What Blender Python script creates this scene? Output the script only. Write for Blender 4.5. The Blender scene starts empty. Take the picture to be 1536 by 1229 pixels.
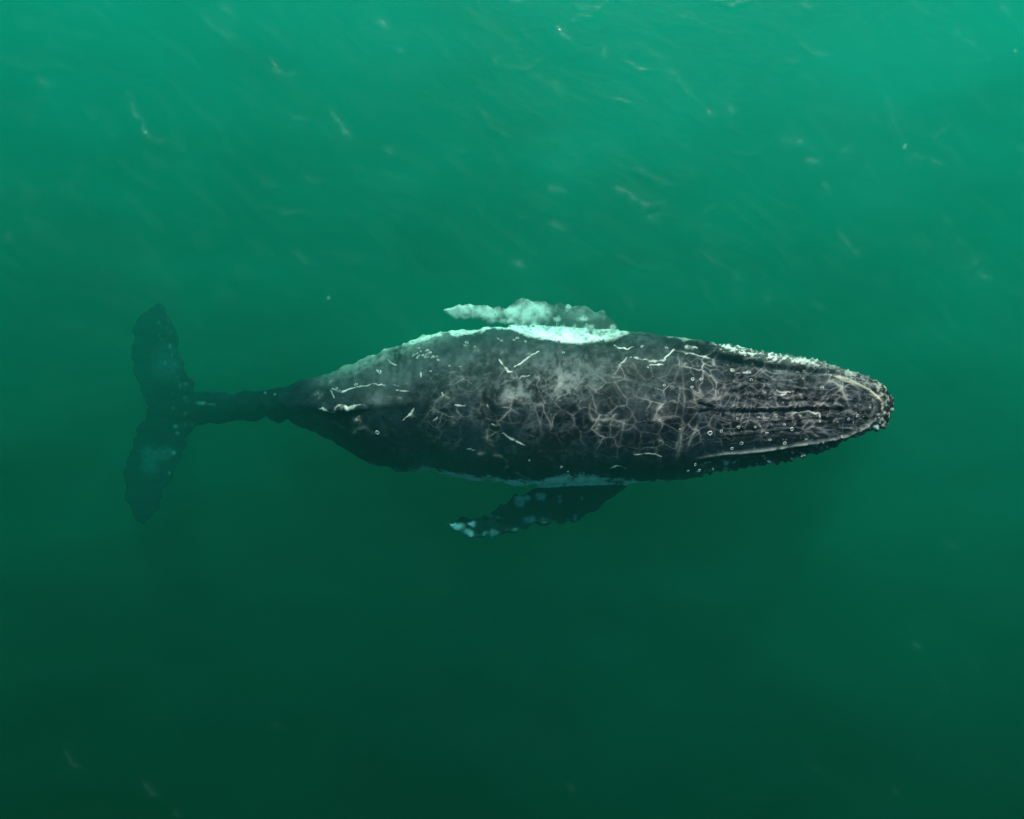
import bpy, bmesh, math, random
import numpy as np
from mathutils import Vector, Matrix
from mathutils.bvhtree import BVHTree

rad = math.radians
scene = bpy.context.scene
col = scene.collection

# ------------------------------------------------------------------ camera
CAM_H = 15.0
cam = bpy.data.objects.new('camera', bpy.data.cameras.new('camera'))
col.objects.link(cam)
cam.location = (0, 0, CAM_H)
cam.data.sensor_width = 36
cam.data.lens = 36 / (2 * math.tan(rad(30)))
cam.data.clip_end = 2000
scene.camera = cam

# ------------------------------------------------------------------ light
SUN_EL, SUN_AZ = rad(41), rad(80)
to_sun = Vector((math.cos(SUN_EL) * math.cos(SUN_AZ), math.cos(SUN_EL) * math.sin(SUN_AZ), math.sin(SUN_EL)))
sl = bpy.data.lights.new('sun', 'SUN')
sl.energy = 5.0
sl.angle = rad(0.5)
sl.color = (1.0, 0.95, 0.82)
sun = bpy.data.objects.new('sun', sl)
col.objects.link(sun)
sun.rotation_euler = to_sun.to_track_quat('Z', 'Y').to_euler()
world = bpy.data.worlds.new('World')
scene.world = world
world.use_nodes = True
wn = world.node_tree.nodes
sky = wn.new('ShaderNodeTexSky')
sky.sky_type = 'NISHITA'
sky.sun_disc = False
sky.sun_elevation = SUN_EL
sky.sun_rotation = math.pi / 2 - SUN_AZ
world.node_tree.links.new(sky.outputs[0], wn['Background'].inputs[0])
wn['Background'].inputs[1].default_value = 0.05
scene.view_settings.view_transform = 'Standard'
scene.view_settings.look = 'None'
scene.view_settings.gamma = 1
scene.view_settings.use_curve_mapping = False
scene.view_settings.exposure = 0.96
scene.cycles.volume_bounces = 2
scene.cycles.max_bounces = 8
scene.cycles.transparent_max_bounces = 16
scene.cycles.volume_step_rate = 0.1
scene.cycles.sample_clamp_indirect = 4

# ------------------------------------------------------------------ helpers
rng = np.random.default_rng(7)
random.seed(7)
K = 2 * math.tan(rad(30)) / 1536


def place(px, py, z):
    """world x, y of a spot measured in the photograph that lies at height z"""
    s = K * (CAM_H - z)
    return (px - 768) * s, (614.5 - py) * s


def clear_nodes(name):
    m = bpy.data.materials.new(name)
    m.use_nodes = True
    m.node_tree.nodes.clear()
    return m, m.node_tree.nodes.new, m.node_tree.links.new


def _hash(ix, iy, iz, seed):
    h = (ix.astype(np.uint64) * np.uint64(374761393) + iy.astype(np.uint64) * np.uint64(668265263)
         + iz.astype(np.uint64) * np.uint64(2147483647) + np.uint64(seed * 1274126177)) & np.uint64(0xffffffff)
    h = ((h ^ (h >> np.uint64(13))) * np.uint64(1274126177)) & np.uint64(0xffffffff)
    h = ((h ^ (h >> np.uint64(16))) * np.uint64(2246822519)) & np.uint64(0xffffffff)
    h = h ^ (h >> np.uint64(15))
    return (h & np.uint64(0xffffff)).astype(np.float64) / 0xffffff


def vnoise(p, seed=0):
    i = np.floor(p).astype(np.int64)
    f = p - i
    f = f * f * (3 - 2 * f)
    i = i + 10000
    r = 0
    for a in (0, 1):
        wa = f[:, 0] if a else 1 - f[:, 0]
        for b in (0, 1):
            wb = f[:, 1] if b else 1 - f[:, 1]
            for c in (0, 1):
                wc = f[:, 2] if c else 1 - f[:, 2]
                r = r + wa * wb * wc * _hash(i[:, 0] + a, i[:, 1] + b, i[:, 2] + c, seed)
    return r * 2 - 1


def fbm(p, seed=0, octaves=4, gain=0.5):
    r, amp, t = 0, 1, 0
    for o in range(octaves):
        r = r + amp * vnoise(p * 2 ** o + o * 17.3, seed + o)
        t += amp
        amp *= gain
    return r / t


def voronoi_edge(x, y, seed):
    """distance-like value that is small on the borders between cells"""
    ix, iy = np.floor(x).astype(np.int64), np.floor(y).astype(np.int64)
    d1 = np.full(x.shape, 9.0)
    d2 = np.full(x.shape, 9.0)
    z = np.zeros_like(ix)
    for a in (-1, 0, 1):
        for b in (-1, 0, 1):
            cx, cy = ix + a, iy + b
            fx = cx + _hash(cx + 9000, cy + 9000, z, seed)
            fy = cy + _hash(cx + 9000, cy + 9000, z, seed + 5)
            d = np.hypot(fx - x, fy - y)
            n1 = np.minimum(d1, d)
            d2 = np.where(d < d1, d1, np.minimum(d2, d))
            d1 = n1
    return d2 - d1


def smooth(a, b, x):
    t = np.clip((x - a) / (b - a), 0, 1)
    return t * t * (3 - 2 * t)


def dist_poly(X, Y, pts):
    """distance from every point to a polyline, and the run along it (0 to 1)"""
    best = np.full(X.shape, 1e9)
    run = np.zeros(X.shape)
    n = len(pts) - 1
    for k in range(n):
        (ax, ay), (bx, by) = pts[k][:2], pts[k + 1][:2]
        dx, dy = bx - ax, by - ay
        t = np.clip(((X - ax) * dx + (Y - ay) * dy) / (dx * dx + dy * dy + 1e-9), 0, 1)
        d = np.hypot(X - ax - t * dx, Y - ay - t * dy)
        m = d < best
        best[m] = d[m]
        run[m] = (k + t[m]) / n
    return best, run


def mesh_from(name, verts, faces):
    me = bpy.data.meshes.new(name)
    verts = np.asarray(verts, np.float32)
    faces = np.asarray(faces, np.int32)
    n = faces.shape[1]
    me.vertices.add(len(verts))
    me.vertices.foreach_set('co', verts.ravel())
    me.loops.add(faces.size)
    me.loops.foreach_set('vertex_index', faces.ravel())
    me.polygons.add(len(faces))
    me.polygons.foreach_set('loop_start', np.arange(0, faces.size, n, dtype=np.int32))
    me.update(calc_edges=True)
    me.validate()
    return me


# ------------------------------------------------------------------ water
DEPTH = -20.0
dense_x = np.arange(-10.5, 10.5001, 0.026)
dense_y = np.arange(-8.6, 8.6001, 0.026)
far = [200, 90, 45, 26, 18, 14, 12, 11.2]
gx = np.concatenate([[-f for f in far], dense_x, far[::-1]])
fy_ = [f if f > 10 else f for f in [200, 90, 45, 26, 18, 13, 10.5, 9.3]]
gy = np.concatenate([[-f for f in fy_], dense_y, fy_[::-1]])
GX, GY = np.meshgrid(gx, gy)
X, Y = GX.ravel(), GY.ravel()
P = np.stack([X, Y, np.zeros_like(X)], 1)
# chop that runs obliquely, from the lower left to the upper right of the swell
ca, sa = math.cos(rad(-38)), math.sin(rad(-38))
U, V = X * ca + Y * sa, -X * sa + Y * ca
warp = fbm(np.stack([U * .35, V * .35, U * 0], 1), 3, 3)
h = 0.020 * fbm(np.stack([U * .35, V * 1.1 + warp, U * 0 + 4], 1), 11, 3)
h += 0.007 * fbm(np.stack([U * 1.6, V * 4.2 + warp * 3, U * 0 + 9], 1), 21, 4)
edge = smooth(10.4, 9.0, np.abs(X)) * smooth(8.5, 7.6, np.abs(Y))
h *= edge
# small steep crests: a run of points (photograph px), height, half width in metres
crests = [
    ([(402, 92), (408, 100), (416, 109)], .050, .055), ([(414, 110), (432, 113), (450, 114)], .030, .045),
    ([(195, 140), (201, 168), (218, 196), (228, 206)], .036, .04), ([(228, 208), (250, 214), (275, 226)], .022, .05),
    ([(58, 122), (66, 127), (72, 128)], .040, .05), ([(494, 164), (504, 182), (516, 195), (526, 206)], .038, .04),
    ([(560, 36), (572, 36), (584, 42)], .030, .06), ([(592, 78), (602, 80)], .03, .05), ([(580, 226), (590, 230)], .03, .05),
    ([(832, 42), (842, 52), (856, 70)], .036, .045), ([(900, 74), (912, 90)], .036, .06), ([(1010, 108), (1024, 130), (1044, 152)], .036, .045),
    ([(1092, 162), (1104, 172)], .034, .06), ([(1062, 172), (1068, 174)], .03, .05), ([(812, 283), (828, 283), (850, 290)], .034, .05),
    ([(920, 282), (944, 294), (970, 311)], .042, .05), ([(966, 322), (980, 326), (994, 326)], .040, .05), ([(958, 304), (968, 312), (996, 308)], .03, .045),
    ([(824, 338), (850, 345)], .032, .06), ([(770, 395), (786, 401)], .045, .06), ([(1332, 154), (1340, 186), (1358, 216)], .034, .04),
    ([(1366, 232), (1392, 240), (1418, 248)], .028, .045), ([(1210, 243), (1230, 245)], .034, .05), ([(1262, 232), (1272, 222)], .032, .05),
    ([(1230, 274), (1244, 284)], .034, .05), ([(1296, 236), (1304, 262), (1312, 270)], .028, .045), ([(1260, 352), (1280, 378), (1292, 380)], .034, .05),
    ([(1092, 406), (1110, 418)], .028, .06), ([(1146, 447), (1156, 449)], .035, .05), ([(1450, 404), (1480, 418), (1490, 424)], .026, .06),
    ([(1368, 0), (1378, 16), (1396, 24)], .03, .05), ([(1436, 44), (1460, 68), (1486, 88)], .026, .07), ([(1500, 10), (1512, 24)], .034, .06),
    ([(1412, 336), (1424, 338)], .024, .05), ([(1520, 258), (1532, 260)], .034, .05), ([(1414, 324), (1424, 338)], .022, .05),
    ([(748, 0), (768, 1), (784, 3)], .045, .06), ([(300, 22), (330, 50), (356, 66)], .018, .08), ([(330, 12), (352, 24)], .02, .07),
    ([(1050, 376), (1090, 404)], .016, .07), ([(860, 12), (890, 18)], .02, .07), ([(1190, 8), (1226, 16)], .03, .07),
    ([(96, 1122), (108, 1144), (122, 1154)], .040, .04), ([(216, 1176), (228, 1188), (238, 1192)], .034, .045), ([(852, 1178), (862, 1186)], .03, .04),
    ([(1404, 1020), (1420, 1040)], .026, .05), ([(1370, 966), (1384, 972)], .03, .05), ([(1254, 778), (1258, 780)], .03, .04),
    ([(262, 1216), (270, 1226)], .024, .05), ([(410, 1086), (426, 1090)], .014, .06), ([(1356, 906), (1370, 908)], .02, .05),
    ([(440, 176), (466, 182)], .022, .05), ([(410, 165), (440, 178)], .014, .06), ([(686, 224), (694, 236)], .024, .06),
    ([(1198, 224), (1204, 210)], .024, .05), ([(736, 90), (744, 102)], .026, .06), ([(1018, 250), (1044, 262)], .02, .06), ([(1170, 206), (1196, 216)], .016, .08),
]
N_CLEAR = len(crests)
wrng = np.random.default_rng(12)
for _ in range(50):                     # fainter ripples between the clear ones
    cx, cy = wrng.uniform(0, 1536), wrng.uniform(0, 460) if wrng.random() < .8 else wrng.uniform(760, 1229)
    if cx < 250 and wrng.random() < .7:
        continue
    L = wrng.uniform(8, 34)
    a = rad(wrng.normal(38, 26))
    crests.append(([(cx, cy), (cx + L * math.cos(a), cy + L * math.sin(a)), (cx + 2 * L * math.cos(a - .3), cy + 2 * L * math.sin(a - .3))],
                   wrng.uniform(.016, .034), wrng.uniform(.045, .07)))
foam_sheen = .002 * smooth(.0, .6, fbm(np.stack([U * .5, V * 1.6 + warp * 2, U * 0 + 2], 1), 61, 4)) * (.25 + .75 * smooth(-2, 4, Y)) * edge  # pale streaks: sky and sun sheen on ripples, painted as diffuse colour
foam_sheen += .003 * smooth(.1, .6, fbm(np.stack([U * 2.2, V * 6 + warp * 4, U * 0 + 2], 1), 65, 3)) * (.1 + .9 * smooth(-1, 4, Y)) * edge
for ci, (pts, hh, w) in enumerate(crests):
    wp = [place(px, py, 0) for px, py in pts]
    x0 = min(p[0] for p in wp) - .5; x1 = max(p[0] for p in wp) + .5
    y0 = min(p[1] for p in wp) - .5; y1 = max(p[1] for p in wp) + .5
    m = np.nonzero((X > x0) & (X < x1) & (Y > y0) & (Y < y1))[0]
    if len(m) == 0:
        continue
    xx, yy = X[m], Y[m]
    nz = fbm(np.stack([xx * 6, yy * 6, xx * 0], 1), 31, 3)
    d, t = dist_poly(xx + .05 * nz, yy + .05 * fbm(np.stack([yy * 6, xx * 6, xx * 0], 1), 35, 3), wp)
    taper = 0.35 + 0.65 * np.sin(np.clip(t, .02, .98) * math.pi)
    d2 = d / (w * (0.6 + 0.4 * taper))
    fo = (hh / .045) ** 1.3 * (.044 if ci < N_CLEAR else .016) * taper * (np.exp(-(d / (.42 * w)) ** 2) * np.clip(.4 + 1.6 * nz, 0, 1.4) + .25 * np.exp(-(d / (1.9 * w)) ** 2) * (1 + nz)) * smooth(-.5, .35, nz + .3)
    foam_sheen[m] += fo * (.38 + .62 * smooth(-1, 3, yy))
    h[m] += .36 * hh * taper * np.exp(-d2 * d2) * (1 + .5 * nz)
nxg, nyg = len(gx), len(gy)
top = np.stack([X, Y, h], 1)
idx = np.arange(nxg * nyg).reshape(nyg, nxg)
faces = np.stack([idx[:-1, :-1], idx[:-1, 1:], idx[1:, 1:], idx[1:, :-1]], -1).reshape(-1, 4)
loop = np.concatenate([idx[0, :-1], idx[:-1, -1], idx[-1, :0:-1], idx[:0:-1, 0]])
low = top[loop].copy()
low[:, 2] = DEPTH
base = len(top)
nl = len(loop)
li = np.arange(nl)
ln = (li + 1) % nl
sides = np.stack([loop[li], base + li, base + ln, loop[ln]], -1)
cen = base + nl
verts = np.concatenate([top, low, [[0, 0, DEPTH]]])
tri = np.stack([np.full(nl, cen), base + ln, base + li], -1)
me = bpy.data.meshes.new('water')
allf = [tuple(f) for f in np.concatenate([faces, sides]).tolist()] + [tuple(f) for f in tri.tolist()]
me.from_pydata(verts.tolist(), [], allf)
for fx, fy in ((1523, 76), (219, 199), (493, 447), (1357, 221), (1358, 218)):   # flecks of froth
    x_, y_ = place(fx, fy, 0)
    foam_sheen += .16 * np.exp(-((X - x_) ** 2 + (Y - y_) ** 2) / .02 ** 2)
fa = me.attributes.new('foam_sheen', 'FLOAT', 'POINT')
fv = np.zeros(len(verts), np.float32); fv[:len(foam_sheen)] = np.clip(foam_sheen, 0, .9)
fa.data.foreach_set('value', fv)
me.shade_smooth()
water = bpy.data.objects.new('water', me)
water['kind'] = 'structure'
col.objects.link(water)

m, N, L = clear_nodes('water')
out = N('ShaderNodeOutputMaterial')
# surface: light passes, a Schlick share mirrors the sky (same from both sides)
geo = N('ShaderNodeNewGeometry')
tcw = N('ShaderNodeTexCoord')
mpw = N('ShaderNodeMapping'); mpw.inputs['Rotation'].default_value = (0, 0, rad(38)); mpw.inputs['Scale'].default_value = (1.2, 3.5, 1)
L(tcw.outputs['Object'], mpw.inputs[0])
nw = N('ShaderNodeTexNoise'); nw.inputs['Scale'].default_value = 3.0; nw.inputs['Detail'].default_value = 6
L(mpw.outputs[0], nw.inputs['Vector'])
bw = N('ShaderNodeBump'); bw.inputs['Strength'].default_value = 0.12; bw.inputs['Distance'].default_value = 0.05
L(nw.outputs[0], bw.inputs['Height'])
dot = N('ShaderNodeVectorMath'); dot.operation = 'DOT_PRODUCT'
L(bw.outputs[0], dot.inputs[0]); L(geo.outputs['Incoming'], dot.inputs[1])
ab = N('ShaderNodeMath'); ab.operation = 'ABSOLUTE'; L(dot.outputs['Value'], ab.inputs[0])
om = N('ShaderNodeMath'); om.operation = 'SUBTRACT'; om.inputs[0].default_value = 1; L(ab.outputs[0], om.inputs[1]); om.use_clamp = True
pw = N('ShaderNodeMath'); pw.operation = 'POWER'; pw.inputs[1].default_value = 5; L(om.outputs[0], pw.inputs[0])
ma = N('ShaderNodeMath'); ma.operation = 'MULTIPLY_ADD'; ma.inputs[1].default_value = .98; ma.inputs[2].default_value = .02
L(pw.outputs[0], ma.inputs[0])
tr = N('ShaderNodeBsdfTransparent')
gl = N('ShaderNodeBsdfGlossy'); gl.inputs['Roughness'].default_value = 0.15
L(bw.outputs[0], gl.inputs['Normal'])
mx = N('ShaderNodeMixShader'); L(ma.outputs[0], mx.inputs[0]); L(tr.outputs[0], mx.inputs[1]); L(gl.outputs[0], mx.inputs[2])
fat = N('ShaderNodeAttribute'); fat.attribute_name = 'foam_sheen'
fd = N('ShaderNodeBsdfDiffuse'); fd.inputs[0].default_value = (.34, .80, .80, 1)  # diffuse tint shared by the painted ripple sheen and the froth
fm = N('ShaderNodeMixShader'); L(fat.outputs['Fac'], fm.inputs[0]); L(mx.outputs[0], fm.inputs[1]); L(fd.outputs[0], fm.inputs[2])
L(fm.outputs[0], out.inputs['Surface'])
# body: absorbs red first; light gradient put into scatter density, rising towards the upper right
vc = N('ShaderNodeVolumeCoefficients')
vc.inputs['Absorption Coefficients'].default_value = (0.44, 0.066, 0.112)
vc.inputs['Anisotropy'].default_value = 0.28
sx = N('ShaderNodeSeparateXYZ'); L(tcw.outputs['Object'], sx.inputs[0])
my = N('ShaderNodeMath'); my.operation = 'MULTIPLY_ADD'; my.inputs[1].default_value = .22; mnx = N('ShaderNodeMath'); mnx.operation = 'SMOOTH_MIN'; mnx.inputs[1].default_value = 1.5; mnx.inputs[2].default_value = 3; L(sx.outputs['X'], mnx.inputs[0]); L(mnx.outputs[0], my.inputs[0]); L(sx.outputs['Y'], my.inputs[2])
npl = N('ShaderNodeTexNoise'); npl.inputs['Scale'].default_value = .16; npl.inputs['Detail'].default_value = 1
L(tcw.outputs['Object'], npl.inputs['Vector'])
m2 = N('ShaderNodeMath'); m2.operation = 'MULTIPLY_ADD'; m2.inputs[1].default_value = 2.0; L(npl.outputs[0], m2.inputs[0]); L(my.outputs[0], m2.inputs[2])
mpc = N('ShaderNodeMapping'); mpc.inputs['Rotation'].default_value = (0, 0, rad(38)); mpc.inputs['Scale'].default_value = (.35, .8, .5)
L(tcw.outputs['Object'], mpc.inputs[0])
ncl = N('ShaderNodeTexNoise'); ncl.inputs['Scale'].default_value = 1.0; ncl.inputs['Detail'].default_value = 2; ncl.inputs['Distortion'].default_value = .6
L(mpc.outputs[0], ncl.inputs['Vector'])
m3 = N('ShaderNodeMath'); m3.operation = 'MULTIPLY_ADD'; m3.inputs[1].default_value = 8.0; L(ncl.outputs[0], m3.inputs[0]); L(m2.outputs[0], m3.inputs[2])
mr = N('ShaderNodeMapRange'); L(m3.outputs[0], mr.inputs['Value'])
mr.inputs['From Min'].default_value = -4.9; mr.inputs['From Max'].default_value = 12.4
mr.inputs['To Min'].default_value = math.log(.0165); mr.inputs['To Max'].default_value = math.log(.175)
sc_ = N('ShaderNodeVectorMath'); sc_.operation = 'SCALE'
sc_.inputs[0].default_value = (0.004, 1.0, 0.80)
ex = N('ShaderNodeMath'); ex.operation = 'EXPONENT'; L(mr.outputs[0], ex.inputs[0])
L(ex.outputs[0], sc_.inputs['Scale'])
L(sc_.outputs[0], vc.inputs['Scatter Coefficients'])
L(vc.outputs[0], out.inputs['Volume'])
me.materials.append(m)

# seabed, far below and lost in the murk
bm = bmesh.new()
bmesh.ops.create_grid(bm, x_segments=60, y_segments=60, size=198)
for v in bm.verts:
    v.co.z = -18.5 + .8 * math.sin(v.co.x * .07 + 1) * math.cos(v.co.y * .05)
sb = bpy.data.meshes.new('seabed'); bm.to_mesh(sb); bm.free()
seabed = bpy.data.objects.new('seabed', sb); seabed['kind'] = 'structure'; col.objects.link(seabed)
m, N, L = clear_nodes('sand')
out = N('ShaderNodeOutputMaterial'); pb = N('ShaderNodeBsdfPrincipled'); ns = N('ShaderNodeTexNoise'); ns.inputs['Scale'].default_value = 3
rp = N('ShaderNodeValToRGB'); rp.color_ramp.elements[0].color = (.03, .03, .02, 1); rp.color_ramp.elements[1].color = (.07, .065, .045, 1)
L(ns.outputs[0], rp.inputs[0]); L(rp.outputs[0], pb.inputs[0]); L(pb.outputs[0], out.inputs[0]); sb.materials.append(m)

# ------------------------------------------------------------------ whale body
# px along the body, upper edge, lower edge (photograph px), height of the widest line, rise above and below it, squareness
ST = np.array([
    (1336, 594, 620, -.52, .10, .14, 2.0), (1332, 584, 634, -.52, .16, .22, 2.0), (1322, 575, 642, -.53, .22, .30, 2.1), (1305, 567, 648, -.55, .28, .38, 2.2),
    (1285, 560, 657, -.57, .33, .46, 2.2), (1260, 552, 667, -.60, .38, .55, 2.2),
    (1220, 540, 681, -.65, .44, .68, 2.2), (1180, 532, 690, -.70, .50, .80, 2.2),
    (1140, 526, 696, -.76, .56, .92, 2.2), (1100, 520, 702, -.82, .62, 1.0, 2.1),
    (1060, 514, 709, -.88, .69, 1.08, 2.1), (1040, 509, 716, -.91, .73, 1.1, 2.05), (1020, 506, 721, -.94, .77, 1.15, 2.0),
    (980, 500, 725, -.98, .82, 1.2, 2.0), (940, 498, 726, -1.0, .86, 1.25, 2.0),
    (900, 497, 725, -1.02, .89, 1.25, 2.0), (860, 494, 726, -1.03, .90, 1.22, 2.0),
    (820, 492, 729, -1.04, .91, 1.2, 2.0), (780, 491, 728, -1.05, .91, 1.18, 2.0),
    (740, 491, 722, -1.06, .91, 1.12, 1.95), (700, 494, 718, -1.07, .90, 1.05, 1.9),
    (660, 498, 712, -1.09, .89, 1.0, 1.9), (620, 509, 706, -1.12, .88, .92, 1.85),
    (580, 524, 698, -1.17, .86, .85, 1.8), (540, 541, 684, -1.24, .82, .8, 1.7),
    (500, 555, 668, -1.34, .76, .72, 1.65), (470, 564, 656, -1.45, .68, .66, 1.6),
    (440, 575, 644, -1.62, .56, .6, 1.6), (410, 583, 636, -1.88, .44, .52, 1.6),
    (380, 583, 632, -2.15, .36, .45, 1.7), (350, 584, 631, -2.42, .30, .40, 1.8),
    (320, 585, 632, -2.68, .24, .34, 1.9), (290, 585, 638, -2.92, .18, .26, 2.0),
    (262, 596, 632, -3.12, .10, .14, 2.0), (240, 602, 628, -3.3, .05, .07, 2.0)])[::-1]
ST[:, 3] -= np.interp(ST[:, 0], [240, 400, 640, 900, 1080, 1340], [-.15, .12, .33, .18, .03, .0])
NS, NT = 420, 180
xs = np.linspace(ST[0, 0], ST[-1, 0], NS)
xs = np.concatenate([xs, [1336.9]])
tab = [np.interp(xs, ST[:, 0], ST[:, c]) for c in range(1, 7)]
for a in tab:                               # ease the corners of the table
    k = np.ones(11) / 11
    inner = np.convolve(np.pad(a, 5, mode='edge'), k, 'valid')
    wgt = smooth(1318, 1300, xs)
    a[:] = a * (1 - wgt) + inner * wgt
ring = []
th = np.linspace(0, 2 * math.pi, NT, endpoint=False)
for i, px in enumerate(xs):
    u, l, zc, ht, hb, n = [t[i] for t in tab]
    # ragged outline: refraction at the water surface put into the body shape
    w1 = vnoise(np.array([[px * .06, 1.5, 0.], [px * .02, 7.5, 0.], [px * .06, 3.5, 5.], [px * .02, 9.5, 3.]]), 5)
    amp = np.interp(px, [240, 430, 700, 1040, 1337], [6, 9, 5.0, 2.5, 1.5])
    u += amp * (w1[0] + w1[1]) * .6
    l += amp * (w1[2] + w1[3]) * .8
    w2 = vnoise(np.array([[px * .17, 21.5, 0.], [px * .33, 27.5, 0.], [px * .15, 33.5, 5.]]), 6)
    u += (2.6 * w2[0] + 1.6 * w2[1]) * float(smooth(440, 560, px) * smooth(960, 860, px))
    l += 2.2 * w2[2] * float(smooth(1080, 900, px))
    if i == NS:
        u, l, ht, hb = 603, 611, .02, .03
    X0, yu = place(px, u, zc)
    _, yl = place(px, l, zc)
    c, hw = (yu + yl) / 2, (yu - yl) / 2
    co, si = np.cos(th), np.sin(th)
    yy = c + hw * np.sign(co) * np.abs(co) ** (2 / n)
    zz = zc + np.where(si > 0, ht, hb) * np.sign(si) * np.abs(si) ** (2 / n)
    ring.append(np.stack([np.full(NT, X0), yy, zz], 1))
V_ = np.concatenate(ring)
nr = len(ring)
ii = np.arange(nr * NT).reshape(nr, NT)
jj = np.roll(ii, -1, 1)
q = np.stack([ii[:-1], jj[:-1], jj[1:], ii[1:]], -1).reshape(-1, 4).tolist()
v0, v1 = len(V_), len(V_) + 1
Vl = V_.tolist() + [ring[0].mean(0).tolist(), ring[-1].mean(0).tolist()]
for k in range(NT):
    q.append((v0, int(ii[0, (k + 1) % NT]), int(ii[0, k])))
    q.append((v1, int(ii[-1, k]), int(ii[-1, (k + 1) % NT])))


def blade(stations, thick, along='y', nseg=60, nc=28, seed=0, rag=2.0):
    """lens-shaped fin. stations: run px, edge A px, edge B px, z at A, z at B"""
    S = np.array(stations, float)
    order = np.argsort(S[:, 0])
    S = S[order]
    t = np.linspace(S[0, 0], S[-1, 0], nseg * 3)
    A, B, zA, zB = [np.interp(t, S[:, 0], S[:, c]) for c in (1, 2, 3, 4)]
    endf = np.sin(np.linspace(0, math.pi, len(t))) ** .35
    nzA = fbm(np.stack([t * .075, t * 0 + 3.3, t * 0], 1), seed, 3) * rag
    nzB = fbm(np.stack([t * .075, t * 0 + 8.3, t * 0], 1), seed + 9, 3) * rag
    off = len(Vl)
    ang = np.linspace(0, 2 * math.pi, nc, endpoint=False)
    for k in range(len(t)):
        a, b = A[k], B[k]
        for g in ang:
            f = .5 - .5 * math.cos(g)
            e = a + (b - a) * f + nzA[k] * (1 - f) ** 3 + nzB[k] * f ** 3
            z = zA[k] + (zB[k] - zA[k]) * f
            th_ = thick * math.sin(g) * (1.25 - .5 * f) * (.35 + .65 * endf[k])
            px, py = (e, t[k]) if along == 'y' else (t[k], e)
            X0, Y0 = place(px, py, z)
            Vl.append([X0, Y0, z + th_])
    n = len(t)
    for k in range(n - 1):
        for c in range(nc):
            d = (c + 1) % nc
            q.append((off + k * nc + c, off + k * nc + d, off + (k + 1) * nc + d, off + (k + 1) * nc + c))
    q.append(tuple(off + c for c in range(nc)))
    q.append(tuple(off + (n - 1) * nc + c for c in reversed(range(nc))))


# tail flukes: py, leading edge x, trailing edge x
blade([(454, 238, 233, -3.2, -3.25), (462, 249, 222, -3.1, -3.3), (475, 257, 210, -3.0, -3.4), (500, 264, 201, -2.9, -3.5),
       (530, 271, 197, -2.85, -3.55), (560, 279, 199, -2.8, -3.55), (585, 294, 208, -2.75, -3.45), (600, 305, 216, -2.7, -3.35),
       (612, 310, 228, -2.7, -3.25), (625, 308, 217, -2.7, -3.35), (640, 297, 207, -2.75, -3.45), (660, 279, 199, -2.8, -3.55),
       (690, 267, 190, -2.85, -3.6), (715, 258, 187, -2.9, -3.6), (735, 247, 187, -2.95, -3.6), (760, 237, 191, -3.05, -3.5),
       (775, 231, 198, -3.1, -3.45), (787, 220, 212, -3.2, -3.35)], .075, 'y', seed=40, rag=11)
# far pectoral fin (sunlit side): px, outer edge y, inner edge y
blade([(935, 503, 512, -.95, -.9), (920, 484, 520, -1.28, -.95), (905, 470, 522, -1.30, -.95), (880, 463, 522, -1.33, -.95), (855, 459, 520, -1.35, -.95),
       (830, 457, 516, -1.35, -1.22), (805, 450, 508, -1.33, -1.25), (785, 451, 500, -1.33, -1.25), (765, 458, 492, -1.33, -1.28), (745, 464, 486, -1.33, -1.28),
       (722, 460, 481, -1.33, -1.30), (695, 456, 478, -1.33, -1.30), (678, 459, 473, -1.33, -1.33), (665, 464, 468, -1.33, -1.33)], .075, 'x', seed=60, rag=9)
# near pectoral fin (shaded side)
blade([(942, 728, 718, -1.26, -1.15), (922, 744, 716, -1.45, -1.22), (902, 762, 716, -1.52, -1.26), (882, 771, 716, -1.60, -1.30), (862, 784, 716, -1.64, -1.34),
       (842, 783, 719, -1.67, -1.37), (820, 787, 724, -1.71, -1.41), (800, 791, 732, -1.75, -1.49), (780, 794, 742, -1.79, -1.56), (760, 797, 752, -1.82, -1.64),
       (742, 806, 764, -1.86, -1.71), (724, 803, 771, -1.90, -1.75), (702, 805, 777, -1.94, -1.82), (684, 797, 780, -1.94, -1.86), (671, 787, 783, -1.94, -1.90)],
      .085, 'x', seed=80, rag=10)
# dorsal fin: a low hooked ridge on the keel
off = len(Vl)
prof = [(478, 0), (486, .10), (496, .17), (508, .20), (520, .17), (535, .10), (552, .04), (566, 0)]
for (px, hh) in prof:
    z = np.interp(px, ST[:, 0], ST[:, 3]) + np.interp(px, ST[:, 0], ST[:, 4])
    for (dy, dz) in ((.07, -.15), (.035, hh * .5), (0, hh), (-.035, hh * .5), (-.07, -.15)):
        X0, Y0 = place(px, 614 - (px - 520) * .04, z)
        Vl.append([X0, Y0 + dy, z + dz])
for k in range(len(prof) - 1):
    for c in range(5):
        d = (c + 1) % 5
        q.append((off + k * 5 + c, off + k * 5 + d, off + (k + 1) * 5 + d, off + (k + 1) * 5 + c))
q.append(tuple(off + c for c in range(5)))
q.append(tuple(off + (len(prof) - 1) * 5 + c for c in reversed(range(5))))

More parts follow.
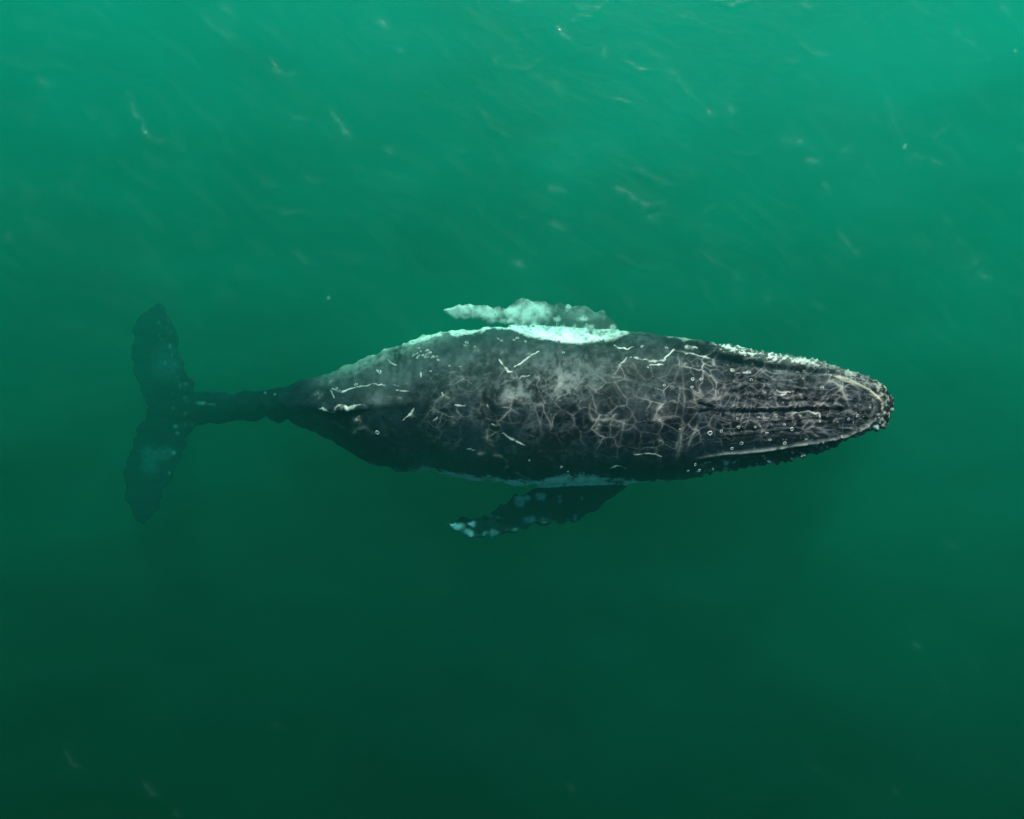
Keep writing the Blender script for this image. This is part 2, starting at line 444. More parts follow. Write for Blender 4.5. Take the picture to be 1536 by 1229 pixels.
tmp_me = bpy.data.meshes.new('whale_draft')
tmp_me.from_pydata(Vl, [], q)
b2 = bmesh.new(); b2.from_mesh(tmp_me); bmesh.ops.recalc_face_normals(b2, faces=b2.faces); b2.to_mesh(tmp_me); b2.free()
tmp = bpy.data.objects.new('whale_draft', tmp_me)
col.objects.link(tmp)
mod = tmp.modifiers.new('r', 'REMESH'); mod.mode = 'VOXEL'; mod.voxel_size = 0.0145; mod.use_smooth_shade = True
mod = tmp.modifiers.new('s', 'SMOOTH'); mod.factor = .6; mod.iterations = 6
dg = bpy.context.evaluated_depsgraph_get()
body_me = bpy.data.meshes.new_from_object(tmp.evaluated_get(dg))
bpy.data.objects.remove(tmp)
body_me.name = 'whale_body'
nv = len(body_me.vertices)
co = np.empty(nv * 3, np.float32); body_me.vertices.foreach_get('co', co); co = co.reshape(-1, 3).astype(float)
no = np.empty(nv * 3, np.float32); body_me.vertices.foreach_get('normal', no); no = no.reshape(-1, 3).astype(float)
print('whale verts', nv)
S_ = K * (CAM_H - co[:, 2])
PX = co[:, 0] / S_ + 768
PY = 614.5 - co[:, 1] / S_
zc_ = np.interp(PX, ST[:, 0], ST[:, 3])
mid_ = np.interp(PX, ST[:, 0], (ST[:, 1] + ST[:, 2]) / 2)
half_ = np.interp(PX, ST[:, 0], (ST[:, 2] - ST[:, 1]) / 2)
on_body = (np.abs(PY - mid_) < half_ + 9) & (PX > 285)
upper_fin = (PX > 655) & (PX < 945) & (PY < np.interp(PX, ST[:, 0], ST[:, 1]) - 3)
lower_fin = (PX > 655) & (PX < 950) & (PY > np.interp(PX, ST[:, 0], ST[:, 2]) + 3)
fluke = PX < 300
topside = no[:, 2] > -.15

# ---- relief
disp = 0.020 * fbm(co * 2.2, 101, 3) + 0.008 * fbm(co * 9, 105, 3)
disp *= np.where(fluke, .6, 1)
headw = smooth(1030, 1110, PX)
# folds that run along the head and the throat pleats on the flanks
throat = smooth(.15, -.25, no[:, 2]) * smooth(640, 760, PX) * (~upper_fin) * (~lower_fin)
ang = np.arctan2(co[:, 2] - zc_, (PY - mid_) / np.maximum(half_, 5))
disp -= throat * .028 * (np.abs(np.sin(ang * 26 + .6 * fbm(co * 1.3, 110, 2))) < .35)
disp += headw * .022 * fbm(np.stack([co[:, 0] * 1.3, co[:, 1] * 11, co[:, 2] * 4], 1), 115, 3)
# rostrum ridge, jaw grooves and lip ridges
def ridge(pts, w, hgt, mask=topside):
    d, t = dist_poly(PX, PY, pts)
    e = np.exp(-(d / w) ** 2) * np.clip(np.minimum(t, 1 - t) * 8, 0, 1) * mask
    return e * hgt, e
lip_low = [(1040, 690), (1085, 681), (1126, 677), (1158, 674), (1194, 668), (1233, 662), (1272, 653), (1298, 642), (1318, 626)]
lip_up = [(1251, 561), (1272, 568), (1304, 585), (1325, 604)]
groove_up = [(1060, 530), (1085, 537), (1116, 543), (1155, 550), (1194, 554), (1246, 559), (1275, 571), (1300, 586), (1318, 600)]
disp += ridge(lip_low, 3.2, .045)[0]
disp -= ridge([(x, y + 9) for x, y in lip_low], 4.5, .05)[0]
disp += ridge(lip_up, 2.5, .035)[0]
disp -= ridge(groove_up, 3.5, .075)[0]
disp += ridge([(x, y - 10) for x, y in groove_up[:6]], 6, .03)[0]
disp += ridge([(1060, 612), (1110, 613), (1170, 611), (1240, 609), (1300, 606)], 4.5, .035)[0]
disp -= ridge([(1090, 620), (1150, 618), (1230, 616)], 3.0, .018)[0]
disp -= ridge([(1140, 600), (1180, 602), (1220, 601)], 2.5, .02)[0]
for yy_, xa, xb, hh_ in ((583, 1130, 1270, .022), (594, 1110, 1230, .02), (600, 1190, 1300, .02), (628, 1140, 1250, .022), (637, 1120, 1260, .02), (650, 1060, 1200, .018), (568, 1090, 1210, .02)):
    disp += ridge([(xa, yy_ + (yy_ - 608) * .15), ((xa + xb) / 2, yy_), (xb, yy_ - (yy_ - 608) * .2)], 2.6, hh_)[0]
disp += ridge([(440, 606), (500, 612), (560, 608), (640, 604)], 7, .05)[0]
# blowholes
disp -= ridge([(1046, 606), (1070, 611)], 2.6, .05)[0] + ridge([(1046, 620), (1070, 615)], 2.6, .05)[0]
# crust of the snout tip and knobs of the chin and lips
tip = smooth(1296, 1325, PX)
disp += tip * .035 * np.maximum(fbm(co * 16, 120, 3), -.3)
knob_e = np.zeros(nv)
krng = np.random.default_rng(5)
knobs = []
for x in np.arange(1045, 1330, 9.0):       # rows beside each lip
    lo = np.interp(x, ST[:, 0], ST[:, 2]); hi = np.interp(x, ST[:, 0], ST[:, 1])
    knobs += [(x + krng.normal(0, 3), lo - 1 + krng.normal(0, 1.5), krng.uniform(2.5, 4.5), krng.uniform(.03, .06)),
              (x + krng.normal(0, 3), lo - 9 + krng.normal(0, 3), krng.uniform(2, 3.5), krng.uniform(.015, .03)),
              (x + krng.normal(0, 3), hi + 1 + krng.normal(0, 1.5), krng.uniform(2, 3.5), krng.uniform(.02, .045))]
for x in np.arange(1110, 1320, 24.0):
    for yy in (583, 594, 632, 645):
        sq = (1345 - x) / 235
        knobs.append((x + krng.normal(0, 5), 608 + (yy - 608) * (.35 + .65 * sq) + krng.normal(0, 3), krng.uniform(2.2, 3.6), krng.uniform(.015, .032)))
for x in np.arange(1115, 1310, 21.0):
    knobs.append((x, 611, 3.2, .03))
for t in np.linspace(0, 1, 12):            # leading edges of both long fins
    x = 925 - t * 240
    for fin in (0, 1):
        y = np.interp(x, [665, 695, 745, 785, 805, 855, 905, 935], [464, 457, 463, 451, 450, 459, 470, 500]) if fin == 0 else \
            np.interp(x, [671, 702, 742, 800, 862, 902, 942], [787, 803, 804, 791, 784, 762, 728])
        knobs.append((x + krng.normal(0, 4), y, krng.uniform(3.5, 6), krng.uniform(.02, .05)))
for (kx, ky, kr, kh) in knobs:
    m_ = np.nonzero((np.abs(PX - kx) < kr * 2.6) & (np.abs(PY - ky) < kr * 2.6))[0]
    e = np.exp(-(((PX[m_] - kx) ** 2 + (PY[m_] - ky) ** 2) / (kr * kr)))
    disp[m_] += kh * e
    knob_e[m_] = np.maximum(knob_e[m_], e)

# ---- colour of the skin
q2 = np.stack([PX / 60, PY / 60, co[:, 2]], 1)
mott = fbm(q2 * 1.7, 130, 5, .6)
fine = fbm(q2 * 9, 140, 4, .6)
skin = np.array([.004, .006, .0115])
grit = fbm(q2 * 22, 145, 2)
C = np.tile(skin, (nv, 1)) * np.clip(.85 + 1.1 * mott + .9 * fine + .8 * grit, .25, 4)[:, None]


def blend(mask, colour):
    global C
    mask = np.clip(mask, 0, 1)[:, None]
    C = C * (1 - mask) + np.array(colour) * mask


grey = np.array([.115, .125, .135])
# cloudy pale patches on the back: soft light bands painted into the skin
for (cx, cy, rx, ry, a) in [(840, 575, 60, 28, .85), (780, 590, 45, 24, .7), (700, 565, 50, 22, .5), (880, 545, 60, 20, .45), (650, 570, 35, 16, .3), (800, 640, 14, 30, .3),
                            (660, 600, 30, 20, .3), (570, 600, 12, 12, .5), (720, 625, 12, 14, .35), (850, 650, 14, 40, .3), (975, 590, 40, 40, .25), (1150, 570, 60, 20, .4),
                            (560, 560, 60, 16, .2), (760, 535, 80, 12, .25), (1015, 535, 30, 14, .35), (960, 510, 30, 10, .35), (1200, 600, 80, 35, .25), (1130, 640, 30, 14, .25)]:
    g = np.exp(-((PX - cx + 12 * mott) / rx) ** 2 - ((PY - cy + 10 * fine) / ry) ** 2)
    blend(g * a * .8 * np.clip(.25 + 1.3 * mott + 1.3 * fine + .6 * grit, 0, 1.3), grey)
# hind back: sunlit upper half painted paler than the lower half
blend(.24 * smooth(430, 560, PX) * smooth(20, -50, PY - mid_) * smooth(1100, 900, PX) * (1 + mott + .6 * fine), (.075, .10, .095))

edge_d = PY - np.interp(PX, ST[:, 0], ST[:, 1])
blend(smooth(26, 4, edge_d + 12 * mott) * smooth(450, 530, PX) * smooth(700, 640, PX) * .5 * np.clip(.7 + fine + mott, 0, 1), (.22, .26, .24))  # pale green water veil along the upper edge, painted into the skin

blend(.5 * np.exp(-((PX - 838) / 34) ** 2 - ((PY - 574 + 10 * mott) / 16) ** 2) * np.clip(.5 + 1.5 * fine + mott, 0, 1), (.26, .26, .26))  # bright haze of light painted onto the back, two spots
blend(.4 * np.exp(-((PX - 770) / 34) ** 2 - ((PY - 592 + 10 * mott) / 12) ** 2) * np.clip(.5 + 1.5 * fine + mott, 0, 1), (.24, .24, .24))
# caustic net: wave-focused sunlight painted into the skin and slightly raised
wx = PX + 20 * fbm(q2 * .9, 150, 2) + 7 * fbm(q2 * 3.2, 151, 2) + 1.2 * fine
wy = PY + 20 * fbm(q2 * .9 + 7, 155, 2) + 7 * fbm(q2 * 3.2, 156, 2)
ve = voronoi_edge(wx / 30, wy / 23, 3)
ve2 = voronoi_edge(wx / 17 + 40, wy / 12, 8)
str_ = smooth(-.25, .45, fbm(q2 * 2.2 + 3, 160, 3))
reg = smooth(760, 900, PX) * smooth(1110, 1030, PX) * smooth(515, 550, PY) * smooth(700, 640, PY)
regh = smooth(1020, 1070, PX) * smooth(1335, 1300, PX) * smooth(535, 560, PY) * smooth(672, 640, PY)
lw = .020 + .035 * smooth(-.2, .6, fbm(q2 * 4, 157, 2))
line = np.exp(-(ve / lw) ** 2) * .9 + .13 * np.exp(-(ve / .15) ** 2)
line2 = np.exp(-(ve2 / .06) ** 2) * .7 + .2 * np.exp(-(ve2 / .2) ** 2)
caustics = (reg * (.62 * line + .17 * line2) + regh * (.42 * line + .45 * line2)) * (.30 + .85 * str_ ** 1.3)
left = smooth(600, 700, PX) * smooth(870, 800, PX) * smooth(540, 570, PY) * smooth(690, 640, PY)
caustics += left * .45 * (line + .4 * line2) * str_
caustics *= topside * ~upper_fin * ~lower_fin
blend(caustics * .9, (.34, .31, .32))
disp += .010 * np.clip(caustics, 0, 1)
# streaky scuffs along the head
sc1 = fbm(np.stack([PX / 22, PY / 3.2, co[:, 2]], 1), 170, 3, .6)
blend(headw * smooth(.28, .62, sc1) * .75 * (PX > 1040) * topside * (PY < 670), (.11, .112, .13))
blend(smooth(.52, .62, fbm(np.stack([PX / 5, PY / 4, co[:, 2]], 1), 175, 2)) * headw * .5, (.22, .21, .21))

# white and grey scars, painted caustic strokes: points, half width px, strength
scars_and_caustics = [
    ([(922, 518), (932, 522), (942, 524), (950, 520)], 1.5, 1), ([(952, 537), (976, 542), (994, 541), (1001, 534), (1010, 526)], 2.2, 1),
    ([(974, 547), (995, 547)], 1.5, 1), ([(932, 545), (940, 537)], 1.8, 1), ([(749, 539), (756, 550), (762, 558), (769, 558)], 1.8, 1),
    ([(772, 551), (783, 545), (794, 535), (808, 526)], 1.5, 1), ([(779, 568), (782, 564), (794, 563)], 1.4, .8), ([(753, 649), (765, 658), (787, 668)], 1.7, .95),
    ([(951, 683), (968, 680), (981, 681), (992, 686)], 1.2, 1), ([(915, 703), (926, 700), (939, 703)], 1.2, 1), ([(701, 673), (707, 676), (713, 675)], 1.4, .9),
    ([(743, 683), (752, 685), (760, 692)], 1.4, .6), ([(719, 681), (726, 679)], 1.6, .6), ([(774, 710), (794, 720)], 1.0, .6), ([(731, 646), (732, 660)], 1.0, .5),
    ([(683, 608), (697, 608)], 1.4, .9), ([(650, 632), (656, 627)], 1.4, .8), ([(738, 637), (745, 638)], 1.3, .7), ([(663, 589), (665, 594)], 1.2, .8),
    ([(732, 608), (733, 615)], 1.5, .7), ([(480, 615), (498, 616), (508, 612), (522, 614), (546, 609)], 1.7, 1), ([(498, 582), (507, 588), (520, 586), (537, 581)], 2.2, .75),
    ([(537, 581), (558, 577), (577, 579)], 1.2, .8), ([(494, 583), (502, 596)], 1.0, .7), ([(595, 586), (614, 587)], 1.2, .8), ([(589, 578), (596, 578)], 1.1, .8),
    ([(605, 630), (615, 623), (620, 614)], 1.5, 1), ([(483, 630), (505, 636), (513, 642)], 1.2, .45), ([(532, 647), (546, 642), (559, 648), (579, 655)], 2.0, .4),
    ([(532, 632), (538, 625), (540, 632)], 1.5, .35), ([(631, 558), (631, 565)], 1.6, 1), ([(583, 540), (588, 546), (595, 548)], 1.3, .7), ([(566, 555), (571, 560)], 2.6, .7),
    ([(1062, 641), (1075, 632), (1095, 625), (1115, 620)], 1, .35), ([(985, 628), (1010, 625)], 1.2, .6), ([(985, 700), (1000, 696)], 1.0, .4),
    ([(1010, 525), (1030, 530), (1060, 536)], 1.6, .8), ([(1030, 522), (1045, 523)], 4.0, .85), ([(1055, 537), (1068, 540)], 2.5, .8), ([(1116, 558), (1125, 559)], 2.5, .9),
    ([(1022, 545), (1027, 600), (1022, 650), (1018, 690)], 1.4, .38), ([(1060, 600), (1045, 640), (1028, 680)], 1.6, .4), ([(1040, 590), (1046, 610), (1052, 630)], 1.2, .35),
    ([(1060, 588), (1078, 597), (1090, 590), (1097, 577)], 1.3, .6), ([(1048, 585), (1055, 597), (1075, 599), (1100, 590), (1118, 602)], 1.3, .5),
    ([(1170, 558), (1200, 562), (1208, 575), (1222, 582)], 1.6, .55), ([(1228, 576), (1250, 573), (1262, 580), (1268, 600), (1278, 620)], 1.6, .6),
    ([(1190, 620), (1212, 617), (1228, 620), (1230, 632)], 2.0, .7), ([(1205, 630), (1235, 630)], 1.4, .6), ([(1150, 598), (1172, 592), (1180, 590)], 1.4, .7),
    ([(1165, 587), (1186, 589)], 1.3, .7), ([(1196, 590), (1206, 605)], 1.6, .55), ([(1188, 615), (1189, 632)], 1.0, .6), ([(1290, 580), (1290, 600)], 1.0, .3),
    ([(1315, 594), (1315, 610), (1310, 620)], 2.4, .5), ([(1236, 560), (1244, 562)], 4.5, .5), ([(1162, 569), (1172, 574)], 2.0, .5),
    ([(900, 560), (925, 566), (955, 574), (985, 576)], 1.4, .5), ([(922, 560), (932, 545), (946, 538)], 1.3, .5), ([(958, 555), (948, 580), (952, 600)], 1.4, .4),
    ([(885, 600), (884, 622), (890, 630), (915, 630), (925, 622)], 1.6, .55), ([(938, 625), (934, 645), (928, 668)], 1.6, .5), ([(925, 632), (945, 628), (952, 612)], 1.3, .45),
    ([(850, 555), (840, 575), (832, 585)], 3.2, .6), ([(870, 545), (868, 560)], 1.6, .45), ([(765, 598), (790, 604), (812, 608)], 1.8, .4), ([(800, 610), (790, 630), (778, 655)], 2.2, .3),
]
for k in range(150):                        # short nicks scattered on the flanks
    x = krng.uniform(470, 1040)
    mu = np.interp(x, ST[:, 0], (ST[:, 1] + ST[:, 2]) / 2); hf = np.interp(x, ST[:, 0], (ST[:, 2] - ST[:, 1]) / 2)
    s_ = krng.uniform(-.88, .9)
    a = krng.uniform(-.7, .7)
    Ls = krng.uniform(1, 5)
    scars_and_caustics.append(([(x, mu + s_ * hf), (x + Ls * math.cos(a), mu + s_ * hf + Ls * math.sin(a))], krng.uniform(.6, 1.2), krng.uniform(.15, .65)))
for pts, w, a in scars_and_caustics:
    x0 = min(p[0] for p in pts) - 12; x1 = max(p[0] for p in pts) + 12
    y0 = min(p[1] for p in pts) - 12; y1 = max(p[1] for p in pts) + 12
    m_ = np.nonzero((PX > x0) & (PX < x1) & (PY > y0) & (PY < y1) & topside)[0]
    if len(m_) == 0:
        continue
    f_ = fine[m_]
    wob = 1.5 if a > .65 else 2.0
    d, t = dist_poly(PX[m_] + wob * f_ + wob * .5 * vnoise(q2[m_] * 5, 181), PY[m_] + wob * vnoise(q2[m_] * 13, 180) + wob * .7 * vnoise(q2[m_] * 5, 182), pts)
    ww = w * (.72 if a > .65 else .8) * (.35 + .85 * np.abs(vnoise(q2[m_] * 6, 183)) + .35 * np.sin(np.clip(t, .05, .95) * math.pi))
    if a > .65:
        e = .9 * a * smooth(1.35, .4, d / np.maximum(ww, .4))
        e = e * np.clip(.75 + 1.2 * f_ + .6 * vnoise(q2[m_] * 10, 184), .15, 1)
        cc = np.array([.50, .49, .47])
    else:  # soft profile for faint scars and painted caustic light
        e = a * (.15 + .85 * str_[m_]) * (np.exp(-(d / np.maximum(ww, .4)) ** 2) + .3 * np.exp(-(d / (ww + 3)) ** 2))
        cc = np.array([.24, .23, .22])
    C[m_] = C[m_] * (1 - e[:, None]) + cc * e[:, None]
    disp[m_] += .006 * e

# pale flanks and belly
wb_u = np.interp(PX, [430, 480, 540, 600, 620, 650, 700, 760, 785, 830, 862, 900, 930, 945, 975, 1010, 1027, 1045, 1075, 1120, 1200, 1260],
                 [560, 560, 540, 512, 514, 504, 499, 494, 500, 511, 514, 509, 500, 497, 497, 503, 507, 505, 522, 530, 538, 545])
wb_l = np.interp(PX, [480, 560, 600, 640, 700, 760, 790, 830, 870, 900, 935, 960, 1010, 1030, 1100],
                 [670, 694, 704, 705, 714, 720, 724, 719, 713, 718, 723, 725, 720, 722, 720])
rag1 = 10 * mott + 6 * fine + 1.5 * grit
wu = smooth(4, -3, PY - wb_u + rag1 * np.interp(PX, [600, 780, 860, 940], [1.5, 1.0, .8, 1.4])) * np.interp(PX, [440, 520, 600, 640, 780, 930, 960, 1030, 1060, 1260, 1290], [.15, .4, .7, .95, 1, 1, .5, .6, .0, .0, 0])
wl = .7 * smooth(-4, 4, PY - wb_l + rag1) * np.interp(PX, [560, 640, 780, 930, 1010, 1040], [.1, .5, .9, .9, .6, 0])
belly = smooth(.0, -.35, no[:, 2] + .25 * mott) * smooth(560, 720, PX) * .8
flank = np.maximum(np.maximum(wu, wl), belly) * ~upper_fin * ~lower_fin * on_body
blend(flank * np.clip(.85 + .8 * fine + .9 * mott + .15 * grit, .1, 1), (.70, .73, .69))
# barnacled lower lip on the sunny side
lipm = smooth(1060, 1090, PX) * smooth(1310, 1240, PX) * smooth(4, -6, PY - np.interp(PX, [p[0] for p in groove_up], [p[1] for p in groove_up]) + 8)
blend(lipm * smooth(-.02, .28, fbm(np.stack([PX / 7, PY / 3.5, co[:, 2]], 1), 190, 3) + .05) * .85, (.66, .64, .6))
blend(lipm * .3 * (1 + mott), (.2, .2, .2))
# lips, ridges and the crusted tip
blend(ridge(lip_low, 2.0, 1)[1] * np.clip(.7 + fine, 0, 1) * .75, (.30, .29, .28))
blend(ridge(lip_up, 1.6, 1)[1] * .8, (.60, .53, .44))
blend(tip * smooth(-.1, .5, fbm(co * 18, 195, 3)) * .7, (.42, .38, .32))
blend(np.clip(knob_e * 1.0, 0, 1) * headw * smooth(-.1, .4, fine + mott) * .30, (.2, .2, .2))
lowlip = headw * smooth(4, 10, PY - np.interp(PX, [p[0] for p in lip_low], [p[1] for p in lip_low]))
blend(lowlip * smooth(.15, .5, fbm(np.stack([PX / 9, PY / 4, co[:, 2]], 1), 198, 2)) * .6, (.34, .42, .46))

# pectoral fins
DN = .35 * fbm(q2 * 4, 200, 4, .7)


def spots(lst, mask, colour, a=1.0, rag=4):
    for (cx, cy, rx, ry) in lst:
        d = np.hypot((PX - cx + rag * mott + 2 * fine) / rx, (PY - cy + rag * fine) / ry)
        d = d + DN
        blend(smooth(1.35, .45, d) * mask * a * np.clip(.75 + .8 * fine + .5 * mott, .15, 1), colour)
blend(upper_fin * .6, (.05, .06, .055))
blend(upper_fin * smooth(-.1, .5, mott + fine) * .4, (.22, .24, .23))
spots([(700, 467, 38, 14), (735, 470, 18, 9), (795, 467, 28, 17), (768, 468, 12, 9), (757, 482, 20, 4), (780, 492, 12, 9), (800, 494, 12, 9)], upper_fin, (.50, .50, .47), .9)
spots([(835, 478, 5, 5), (852, 462, 5, 4), (843, 492, 9, 3), (875, 478, 6, 4), (882, 490, 8, 4), (918, 492, 5, 4), (860, 490, 3, 6)], upper_fin, (.6, .62, .58), .7, 3)
spots([(880, 470, 34, 10)], upper_fin, (.20, .23, .22), .6)
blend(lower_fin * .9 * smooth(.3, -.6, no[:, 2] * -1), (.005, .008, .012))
spots([(780, 753, 9, 9), (793, 747, 5, 4), (813, 745, 8, 6), (700, 803, 16, 9), (734, 806, 13, 10), (683, 790, 14, 5), (708, 786, 5, 5), (794, 780, 12, 5)], lower_fin, (.30, .37, .42), .75)
spots([(858, 788, 6, 5), (863, 776, 3, 5), (817, 780, 9, 4), (832, 783, 6, 3), (873, 748, 2, 4), (840, 745, 3, 3), (841, 752, 3, 4), (748, 777, 6, 2), (735, 775, 5, 2), (852, 780, 3, 2),
       (785, 795, 22, 3)], lower_fin, (.30, .36, .38), .4, 3)
# flukes
blend(fluke * 1.0, (.006, .008, .012))
spots([(250, 545, 22, 28), (225, 690, 14, 22), (245, 680, 14, 10)], fluke, (.05, .08, .10), .6, 10)
for k in range(46):
    y = krng.uniform(470, 640); x = np.interp(y, [456, 500, 560, 600, 640], [246, 258, 268, 285, 290]) - abs(krng.normal(0, 9))
    spots([(x, y, krng.uniform(1, 2.6), krng.uniform(1.5, 4.5))], fluke, (.6, .66, .64), krng.uniform(.03, .13), 2)
spots([(263, 640, 4, 3), (266, 650, 3, 2), (261, 680, 3, 3), (255, 710, 2, 2), (294, 568, 2, 5), (278, 576, 4, 2), (302, 605, 8, 3), (317, 606, 6, 2), (412, 592, 2, 2), (397, 589, 2, 2)],
      PX < 430, (.3, .36, .34), .35, 2)

co2 = co + no * disp[:, None]
co2[:, 2] = np.minimum(co2[:, 2], -.07)
body_me.vertices.foreach_set('co', co2.astype(np.float32).ravel())
body_me.update()
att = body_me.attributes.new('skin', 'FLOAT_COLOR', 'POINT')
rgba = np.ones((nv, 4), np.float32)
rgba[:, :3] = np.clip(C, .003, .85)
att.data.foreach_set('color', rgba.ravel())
body_me.shade_smooth()

m, N, L = clear_nodes('whale_skin')
out = N('ShaderNodeOutputMaterial'); pb = N('ShaderNodeBsdfPrincipled')
at = N('ShaderNodeAttribute'); at.attribute_name = 'skin'
L(at.outputs['Color'], pb.inputs['Base Color'])
pb.inputs['Roughness'].default_value = .5
pb.inputs['Specular IOR Level'].default_value = .03
tc = N('ShaderNodeTexCoord'); ns = N('ShaderNodeTexNoise'); ns.inputs['Scale'].default_value = 26; ns.inputs['Detail'].default_value = 6
L(tc.outputs['Object'], ns.inputs['Vector'])
bp = N('ShaderNodeBump'); bp.inputs['Strength'].default_value = .5; bp.inputs['Distance'].default_value = .012
L(ns.outputs[0], bp.inputs['Height']); L(bp.outputs[0], pb.inputs['Normal']); L(pb.outputs[0], out.inputs[0])
body_me.materials.clear(); body_me.materials.append(m)
whale = bpy.data.objects.new('humpback_whale', body_me)
col.objects.link(whale)
whale['label'] = 'dark humpback whale with white scars and pale fins swimming just under the green water'
whale['category'] = 'whale'

# ------------------------------------------------------------------ barnacles
m, N, L = clear_nodes('barnacle_shell')
out = N('ShaderNodeOutputMaterial'); pb = N('ShaderNodeBsdfPrincipled'); ns = N('ShaderNodeTexNoise'); ns.inputs['Scale'].default_value = 1.6; oi = N('ShaderNodeObjectInfo'); va = N('ShaderNodeVectorMath'); va.operation = 'ADD'; L(oi.outputs['Location'], va.inputs[1])
rp = N('ShaderNodeValToRGB'); rp.color_ramp.elements[0].color = (.12, .12, .12, 1); rp.color_ramp.elements[0].position = .35; rp.color_ramp.elements[1].color = (.62, .60, .56, 1); rp.color_ramp.elements[1].position = .65
tc = N('ShaderNodeTexCoord'); L(tc.outputs['Object'], va.inputs[0]); L(va.outputs[0], ns.inputs['Vector'])
L(ns.outputs[0], rp.inputs[0]); L(rp.outputs[0], pb.inputs[0]); pb.inputs['Roughness'].default_value = .7; L(pb.outputs[0], out.inputs[0])
shell_mat = m
m, N, L = clear_nodes('barnacle_mouth')
out = N('ShaderNodeOutputMaterial'); pb = N('ShaderNodeBsdfPrincipled'); pb.inputs[0].default_value = (.045, .045, .05, 1); L(pb.outputs[0], out.inputs[0])
mouth_mat = m


def barnacle_mesh(seed, n=14):
    r_ = random.Random(seed)
    prof = [(1.0, -.3), (.94, .12), (.80, .30), (.70, .26), (.64, .02)]
    vs, fs = [], []
    jit = [r_.uniform(.86, 1.14) for _ in range(n)]
    for (pr, pz) in prof:
        for k in range(n):
            a = 2 * math.pi * k / n
            rr = pr * jit[k]
            vs.append((rr * math.cos(a), rr * math.sin(a), pz * r_.uniform(.85, 1.15)))
    vs.append((0, 0, .04))
    for j in range(len(prof) - 1):
        for k in range(n):
            k2 = (k + 1) % n
            fs.append((j * n + k, j * n + k2, (j + 1) * n + k2, (j + 1) * n + k))
    b = (len(prof) - 1) * n
    for k in range(n):
        fs.append((b + k, b + (k + 1) % n, len(vs) - 1))
    me_ = bpy.data.meshes.new('barnacle')
    me_.from_pydata(vs, [], fs)
    me_.materials.append(shell_mat); me_.materials.append(mouth_mat)
    for p in me_.polygons[-n:]:
        p.material_index = 1
    return me_


bmeshes = [barnacle_mesh(s) for s in range(4)]
tri_ = np.empty(len(body_me.polygons) * 4, np.int32)
pol = [tuple(p.vertices) for p in body_me.polygons]
bvh = BVHTree.FromPolygons([Vector(v) for v in co2.tolist()], pol)
origin = Vector((0, 0, CAM_H))


def on_skin(px, py):
    x, y = place(px, py, 0)
    return bvh.ray_cast(origin, (Vector((x, y, 0)) - origin).normalized())[:2]


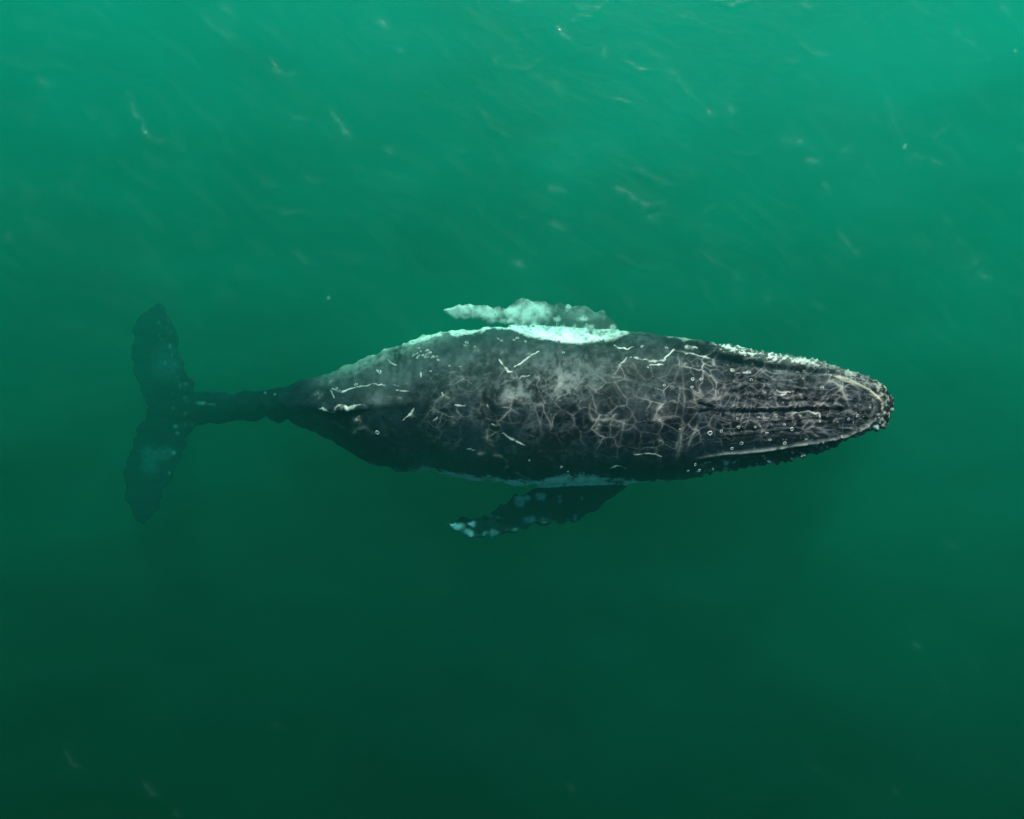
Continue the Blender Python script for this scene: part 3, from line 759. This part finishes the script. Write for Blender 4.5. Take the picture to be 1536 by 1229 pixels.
rings = [(1098.5, 555.6, 3.6), (1039, 569, 2.8), (1052, 569, 2.8), (1038, 581, 2.5), (1123, 558, 3), (1138, 626, 2.8), (1147, 627, 2.8), (1164, 623.5, 2.8),
         (1188, 644, 3.4), (1177, 637, 2.6), (1150, 650, 3.6), (1082, 647, 3), (1065, 650, 3.4), (1155, 660, 3.2), (1177, 665, 3), (1209, 660, 3.2), (1098, 673, 2.6),
         (1112, 665, 2.8), (1206, 557, 3), (1233, 581, 3), (1197, 558, 2.8), (996.5, 578, 2.5), (1020, 644, 2.4), (1043, 697, 2.6), (1032, 707, 2.8), (1046, 708, 2.6),
         (999.6, 521.7, 2.6), (963, 520, 2.8), (989, 631, 2.2), (962, 520, 1.6), (946, 536, 1.8), (930, 548, 2.0), (972, 551, 1.8), (845, 529, 2.2), (747, 508, 2.6), (752, 511, 3),
         (776, 507, 3), (771, 510, 2), (788, 512, 2), (794, 691, 1.6), (842, 701, 2.2), (852, 708, 2.4), (674, 549, 2.2), (690, 550, 2.4), (700, 514, 2.8), (697, 518, 2.2), (712, 520, 2),
         (569, 558, 3), (505, 583, 3), (534, 577, 4), (540, 580, 2.5), (535, 630, 2.6), (566, 649, 3), (725, 480, 1.6), (646, 557, 2), (655, 535, 2), (657, 540, 2.2),
         (1106, 628, 2), (1108, 641, 2.6), (1133, 641, 2.2), (1127, 570, 2.4), (1148, 589, 2.2), (1245, 562, 2.4), (1286, 624, 2.6), (1273, 629, 2.4), (1280, 634, 2),
         (850, 466, 3), (836, 487, 3), (838, 477, 2.4), (856, 496, 2.4), (877, 475, 2.6), (880, 487, 2.4), (895, 496, 2), (765, 490, 2.8), (800, 490, 3.2), (796, 495, 2.8), (805, 494, 2.6),
         (776, 488, 3), (783, 492, 2.6), (787, 486, 2.4), (743, 472, 2), (750, 476, 2), (758, 484, 2), (920, 491, 2), (912, 497, 2)]
brng = random.Random(3)
for _ in range(26):                       # clump behind the far fin
    rings.append((brng.uniform(618, 652), brng.uniform(522, 537), brng.uniform(1.2, 2.4)))
for _ in range(44):                       # sunny lower lip
    x = brng.uniform(1075, 1300)
    y = np.interp(x, ST[:, 0], ST[:, 1]) + brng.uniform(-1, 13)
    rings.append((x, y, brng.uniform(1.0, 2.4)))
for _ in range(28):                       # snout tip
    x = brng.uniform(1296, 1335)
    u, l = np.interp(x, ST[:, 0], ST[:, 1]), np.interp(x, ST[:, 0], ST[:, 2])
    rings.append((x, brng.choice([u + brng.uniform(0, 9), l - brng.uniform(0, 9), brng.uniform(u, l)]), brng.uniform(1.0, 2.2)))
for _ in range(24):                       # shaded lower lip
    x = brng.uniform(1040, 1290)
    rings.append((x, np.interp(x, ST[:, 0], ST[:, 2]) - brng.uniform(0, 16), brng.uniform(1.2, 2.4)))
cnt = 0
for (px, py, r) in rings:
    if cnt >= 290:
        break
    hit, nrm = on_skin(px, py)
    if hit is None:
        continue
    s = r * K * (CAM_H - hit.z) * brng.uniform(.7, 1.15)
    o = bpy.data.objects.new('barnacle', bmeshes[cnt % 4])
    o.parent = whale
    rot = nrm.to_track_quat('Z', 'Y').to_matrix().to_4x4()
    asp = brng.uniform(.6, 1.0)
    o.matrix_world = Matrix.Translation(hit) @ rot @ Matrix.Rotation(brng.uniform(0, 6.28), 4, 'Z') @ Matrix.Diagonal((s, s * asp, s * brng.uniform(.4, .75), 1))
    col.objects.link(o)
    cnt += 1
print('barnacles', cnt)
